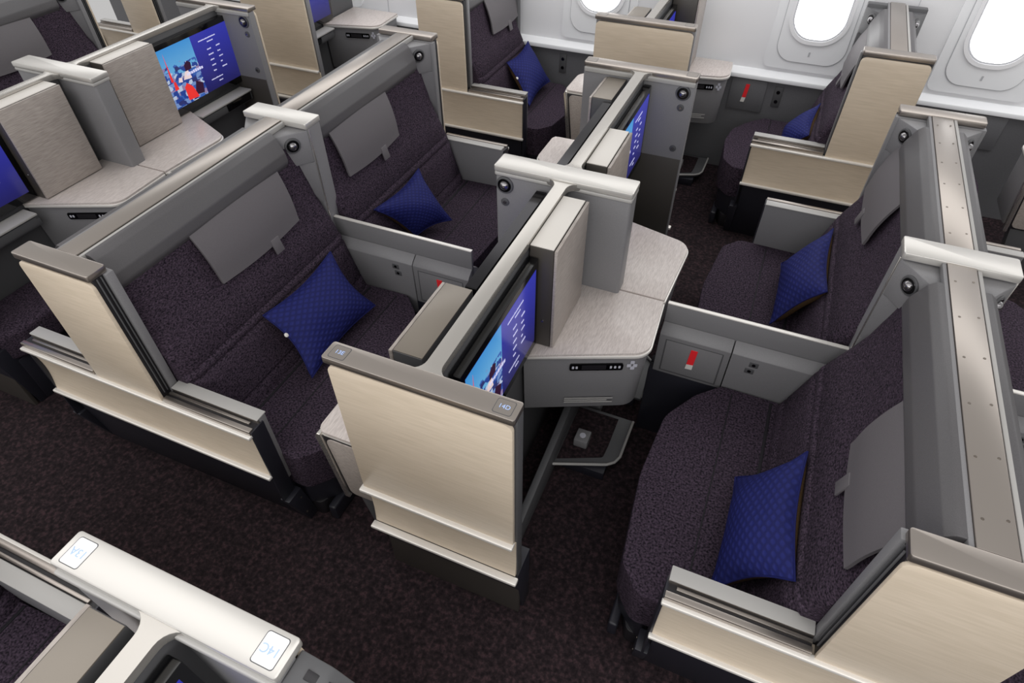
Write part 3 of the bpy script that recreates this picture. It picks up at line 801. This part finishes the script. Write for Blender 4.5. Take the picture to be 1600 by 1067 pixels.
# ------------------------------------------------------------------ window-side row (beyond the far aisle)
YW, YE = 3.14, 4.12
WC, WR, WL, WL2, WL3, WC2 = -.167, 1.257, -1.59, -3.05, -4.51, 2.64
ridge(WC, YW+.07, YE, 'screen wall of the window suites, behind the small champagne panel at top centre')
end_partition(WC, YW, 1, .313, 'small champagne aisle panel at top centre, in front of a cabin window', th=.072, plate=((-.27, None), (.27, None)))
wr = Fr(WC, YW, 1, 1); wl = Fr(WC, YW, -1, 1)
monitor(wr, 'lit screen behind the small champagne panel at top centre', .12, .62, 1, detail=False)
side_console(wr, 'grey console with pale top beside the cabin wall, right of the top centre panel', .58, .97, front=.10)
cabinet(wr, 'dark upright cabinet against the cabin wall behind the top centre panel', .64, .95, u1=.22)
foot_frame(wr, .08, .95, 'footwell frame on the carpet below the window-side console')
cabinet(wl, 'taupe-topped cabinet left of the top centre screen', .13, .45, z1=1.30, u0=.06, u1=.178, gold=True)
side_console(wl, 'console with pale grainy end left of the top centre champagne panel', .55, .03, near='end', detail=False)

seat_wall(WR, YW+.078, YE, 'seat wall between the two large cabin windows', screws=False)
seat_end(WR, YW, 1, 'champagne aisle screen with low panel on the right, in front of the cabin windows')
seat(Fr(WR, YW, -1, 1), 'plum window chair behind the low champagne panel at right', (.4, .9), .62, v1=.94)
seat(Fr(WR, YW, 1, 1), 'plum window chair right of the tall champagne screen, under the right-hand window', (.4, .9), .62, v1=.94)
_o = thing('window_wing', 'dark wing with two round lamps at the top edge between two windows', 'partition', (WR, YE-.03, 0))
m = M(Fr(WR, 0)); m.box(-.178, .178, YE-.058, YE-.002, 0, H-.01, .006); part('wing_panel', m, SHELLD, _o)
for s in (-1, 1): corner_lamp(Fr(WR, 0, s, 1), YE-.058, _o, -1, SHELLD)
pillow((.985, 3.714, .81), (.96, 3.38, .73), (.80, 3.42, .54), (.82, 3.75, .57), 'blue pillow on the window seat behind the right low champagne panel', side=-1)

seat_wall(WL, YW+.078, YE-.06, 'seat wall of the window seat at top centre left', screws=False)
seat_end(WL, YW, 1, 'champagne aisle screen with low panel in front of the top window seat')
seat(Fr(WL, YW, 1, 1), 'plum window chair at the top, left of the centre window', (.44, .98), .75, v1=.94)
_o = thing('window_wing', 'narrow dark wing between the top window seat and the cabin wall', 'partition', (WL, YE-.03, 0))
m = M(Fr(WL, 0)); m.box(-.178, .20, YE-.058, YE-.002, 0, H-.01, .006); part('wing_panel', m, SHELLD, _o)
pillow((-1.30, 4.06, .80), (-1.306, 3.64, .775), (-1.05, 3.48, .54), (-1.06, 3.96, .55), 'blue pillow on the window seat at the top', side=1, tagpos=(1, .4))

ridge(WL2, YW+.07, YE, 'screen wall of the window suites at top left')
end_partition(WL2, YW, 1, .313, 'champagne aisle panel at the top left behind the lit screen wall', th=.072)
w2 = Fr(WL2, YW, 1, 1)
monitor(w2, 'partly visible lit screen cut off by the top edge', .12, .62, 1, detail=False)
side_console(w2, 'grey console with dark controls at the top edge left of centre', .50, .97, front=.12)
tray_shelf(w2, .10, .50, 'folded tray under the screen cut off by the top edge')
seat_end(WL3, YW, 1, 'champagne aisle screen at the very top left')
side_console(Fr(WC2, YW, -1, 1), 'dark-sided console with grainy end at the right edge, beyond the seat wall', .60, .03, near='end', detail=False)

# ------------------------------------------------------------------ near row (camera side of the near aisle)
YN = -.67
plate_mat[0] = PLATEW
end_partition(-.178, YN, -1, .304, 'aisle panel with cap coloured as if lit, numbered 13A and 14C at the bottom left', th=.085, plate=((-.262, '13A'), (.262, '14C')))
plate_mat[0] = PLATE
ridge(-.178, -1.9, YN-.083, 'grey ridge running off the bottom edge under the 13A 14C cap')
nr = Fr(-.178, YN, 1, -1); nl = Fr(-.178, YN, -1, -1)
monitor(nr, 'black screen cut off by the bottom edge under the 14C number', .12, .78, -1, detail=False)
cabinet(nl, 'taupe-topped cabinet cut off by the bottom edge below the 13A number', .115, .50, z1=1.33, u0=.06, u1=.178, gold=True)
side_console(nl, 'shelf below the taupe cabinet at the bottom edge', .60, .09, near='end', detail=False)
seat_end(-1.59, YN, -1, 'long low arm panel with silver tracks at the left edge below the aisle', sides=(0, 1), low=.80)
seat(Fr(-1.59, YN, 1, -1), 'plum chair in the bottom left corner', (.4, .9), .6)
_o = thing('sliding_door', 'dark grey folded suite door at the bottom, right of the 14C plate', 'door', (.2, YN-.05, 0))
m = M(); m.prism(fillet([(.126, 1.33), (.20, 1.31), (.29, 1.22), (.35, 1.05), (.37, .8), (.37, .3), (.126, .3)], [.004, .03, .06, .08, .05, .0, 0]), 'y', YN-.08, YN-.01, .006, 2)
d_ = part('door_leaf', m, SHELLD, _o)
m = M(); m.prism(fillet([(.16, 1.325), (.235, 1.292), (.30, 1.22), (.29, 1.215), (.23, 1.28), (.16, 1.312)], .001), 'y', YN-.055, YN-.035, .001); part('door_handle_slot', m, DARK, d_)

# ------------------------------------------------------------------ window wall
m = M()
m.box(-6.2, 5.2, 4.15, 4.60, 0, .755, .0); o = struct(part('wall_window_side', m, DADO))
m = M(); m.prism([(4.12, .745), (4.60, .745), (4.60, .80), (4.185, .80), (4.125, .775)], 'x', -6.2, 5.2, .004); struct(part('trim_1', m, WHITE2))
WX = [-3.26, -2.01, -.76, .83, 1.93, 3.12]
pitch = 1.235; wx = WX
# upper wall, slightly curved, with openings left for the windows by recess boxes
prof = [(4.20, .80), (4.29, 2.1), (4.20, 2.5), (4.55, 2.5), (4.55, .80)]
m = M(); m.prism(prof, 'x', -6.2, 5.2, 0); struct(part('wall_upper', m, WHITE))
def wall_y(z):
    for (y0, z0), (y1, z1) in zip(prof, prof[1:3]):
        if z <= z1: return y0+(y1-y0)*(z-z0)/(z1-z0)
    return 4.1
def wplate(pts, off, th, mt, name, parent=None, hole=None):
    """polygon in (x,z) laid on the curved wall"""
    m = M(); vs = []; n = len(pts)
    if hole:
        vs = [(p[0], wall_y(p[1])-off-th, p[1]) for p in pts]+[(p[0], wall_y(p[1])-off-th, p[1]) for p in hole]+[(p[0], wall_y(p[1])-off, p[1]) for p in pts]+[(p[0], wall_y(p[1])-off, p[1]) for p in hole]
        fs = []
        for i in range(n):
            j = (i+1) % n
            fs += [[i, j, n+j, n+i], [i, j, 2*n+j, 2*n+i], [n+i, n+j, 3*n+j, 3*n+i]]
        m._add(vs, fs)
    else:
        vs = [(p[0], wall_y(p[1])-off-th, p[1]) for p in pts]+[(p[0], wall_y(p[1])-off, p[1]) for p in pts]
        m._add(vs, [list(range(n)), list(range(n, 2*n))]+[[i, (i+1) % n, n+(i+1) % n, n+i] for i in range(n)])
    return part(name, m, mt, parent)
def oval(cx, w, z0, z1, r, n=8): return fillet([(cx-w, z0), (cx+w, z0), (cx+w, z1), (cx-w, z1)], r, n)
for k, x in enumerate(wx):
    e = bpy.data.objects.new('window_%d' % (k+1), None); COL.objects.link(e); e.location = (x, 4.2, 1.0); LOCS[e.name] = Vector((x, 4.2, 1.0)); e['kind'] = 'structure'
    wplate(fillet([(x-.30, .83), (x+.30, .83), (x+.28, 2.0), (x-.28, 2.0)], .05), .0, .018, WHITE2, 'window_surround', e)
    wplate(oval(x, .235, .885, 1.68, .12), .018, .004, GREYLINE, 'surround_groove', e)
    wplate(oval(x, .231, .889, 1.676, .118), .020, .006, WHITE2, 'shade_housing', e)
    wplate(oval(x, .200, 1.015, 1.60, .17), .024, .014, WHITE, 'window_frame', e, hole=oval(x, .178, 1.04, 1.575, .15))
    wplate(oval(x, .184, 1.032, 1.583, .155), .024, .006, GREYLINE, 'window_seal', e)
    wplate(oval(x, .168, 1.052, 1.565, .142), .028, .006, WINDOWLIGHT, 'pane', e)
    wplate([(x-.008, .935), (x+.004, .935), (x+.006, .965), (x-.006, .965)], .026, .002, GREYLINE, 'shade_grip', e)
    wplate([(x+.56, .81), (x+.563, .81), (x+.563, 2.2), (x+.56, 2.2)], .0, .003, GREYLINE, 'panel_joint', e)
# dado fittings
for k, (x, dx) in enumerate(((.48, 0), (2.06, 0))):
    o = thing('life_vest_door', 'charcoal wall hatch with red pull ribbon, %s' % ('left of the first large window' if k == 0 else 'at the right edge under the window'), 'hatch', (x, 4.14, .45))
    m = M(); m.box(x-.13, x+.13, 4.138, 4.15, .50, .735, .003); part('hatch_panel', m, DADO, o)
    m = M(); m.prism([(x-.03, .60), (x-.002, .60), (x+.008, .70), (x-.02, .70)], 'y', 4.131, 4.138, 0); part('red_pull_tag', m, RED, o)
    m = M(); m.prism([(x-.036, .565), (x-.008, .565), (x-.002, .602), (x-.03, .602)], 'y', 4.131, 4.138, 0); part('tag_end', m, TAGW, o)
for k, x in enumerate((.70, -1.02)):
    o = thing('socket_plate', 'charcoal socket panel on the sidewall %s' % ('above the window seat at right' if k == 0 else 'right of the top blue pillow'), 'socket', (x, 4.14, .55))
    m = M(); m.box(x-.03, x+.03, 4.142, 4.15, .56, .71, .003); part('plate', m, SHELLD, o)
    for z in (.67, .60):
        m = M(); m.cyl((x, 4.143, z), (0, -1, 0), .014, .013, .003, 14); part('socket_hole', m, BLACK, o)

# ------------------------------------------------------------------ light
def area(name, loc, sx, sy, power, rot=(0, 0, 0), col=(1, 1, 1)):
    l = bpy.data.lights.new(name, 'AREA'); l.shape = 'RECTANGLE'; l.size = sx; l.size_y = sy; l.energy = power; l.color = col
    o = bpy.data.objects.new(name, l); COL.objects.link(o); o.location = loc; o.rotation_euler = rot; return o
area('ceiling_light_far', (-.5, 3.55, 2.92), 13, 1.7, 112)
area('ceiling_light_near', (-.9, -.55, 2.92), 13, 1.1, 62, col=(1, .985, .97))
area('added_fill_light', (.2, -2.5, 2.3), 6, 1.2, 55, rot=(math.radians(62), 0, 0))  # unseen fill added behind the camera to brighten the near champagne panels
w = bpy.data.worlds.new('cabin_ambient'); SC.world = w; w.use_nodes = True
bg = w.node_tree.nodes['Background']; bg.inputs[0].default_value = (1, .985, .975, 1); bg.inputs[1].default_value = .53

# ------------------------------------------------------------------ camera
cam = bpy.data.cameras.new('camera'); co = bpy.data.objects.new('camera', cam); COL.objects.link(co); SC.camera = co
R = [[0.9195008877294198, 0.39306722878487654, -0.004033747660223963], [0.2750741939106376, -0.6507429549286872, -0.7077201385117519], [-0.2808065264719141, 0.6496397157394688, -0.7064813758512818]]
mw = Matrix(((R[0][0], -R[1][0], -R[2][0], .70699), (R[0][1], -R[1][1], -R[2][1], -.93595), (R[0][2], -R[1][2], -R[2][2], 2.66202), (0, 0, 0, 1)))
co.matrix_world = mw
cam.sensor_width = 36; cam.lens = 978.02/1600*36
cam.shift_x = -.00065; cam.shift_y = .0033; cam.clip_start = .02
SC.view_settings.view_transform = 'Standard'
SC.view_settings.look = 'None'
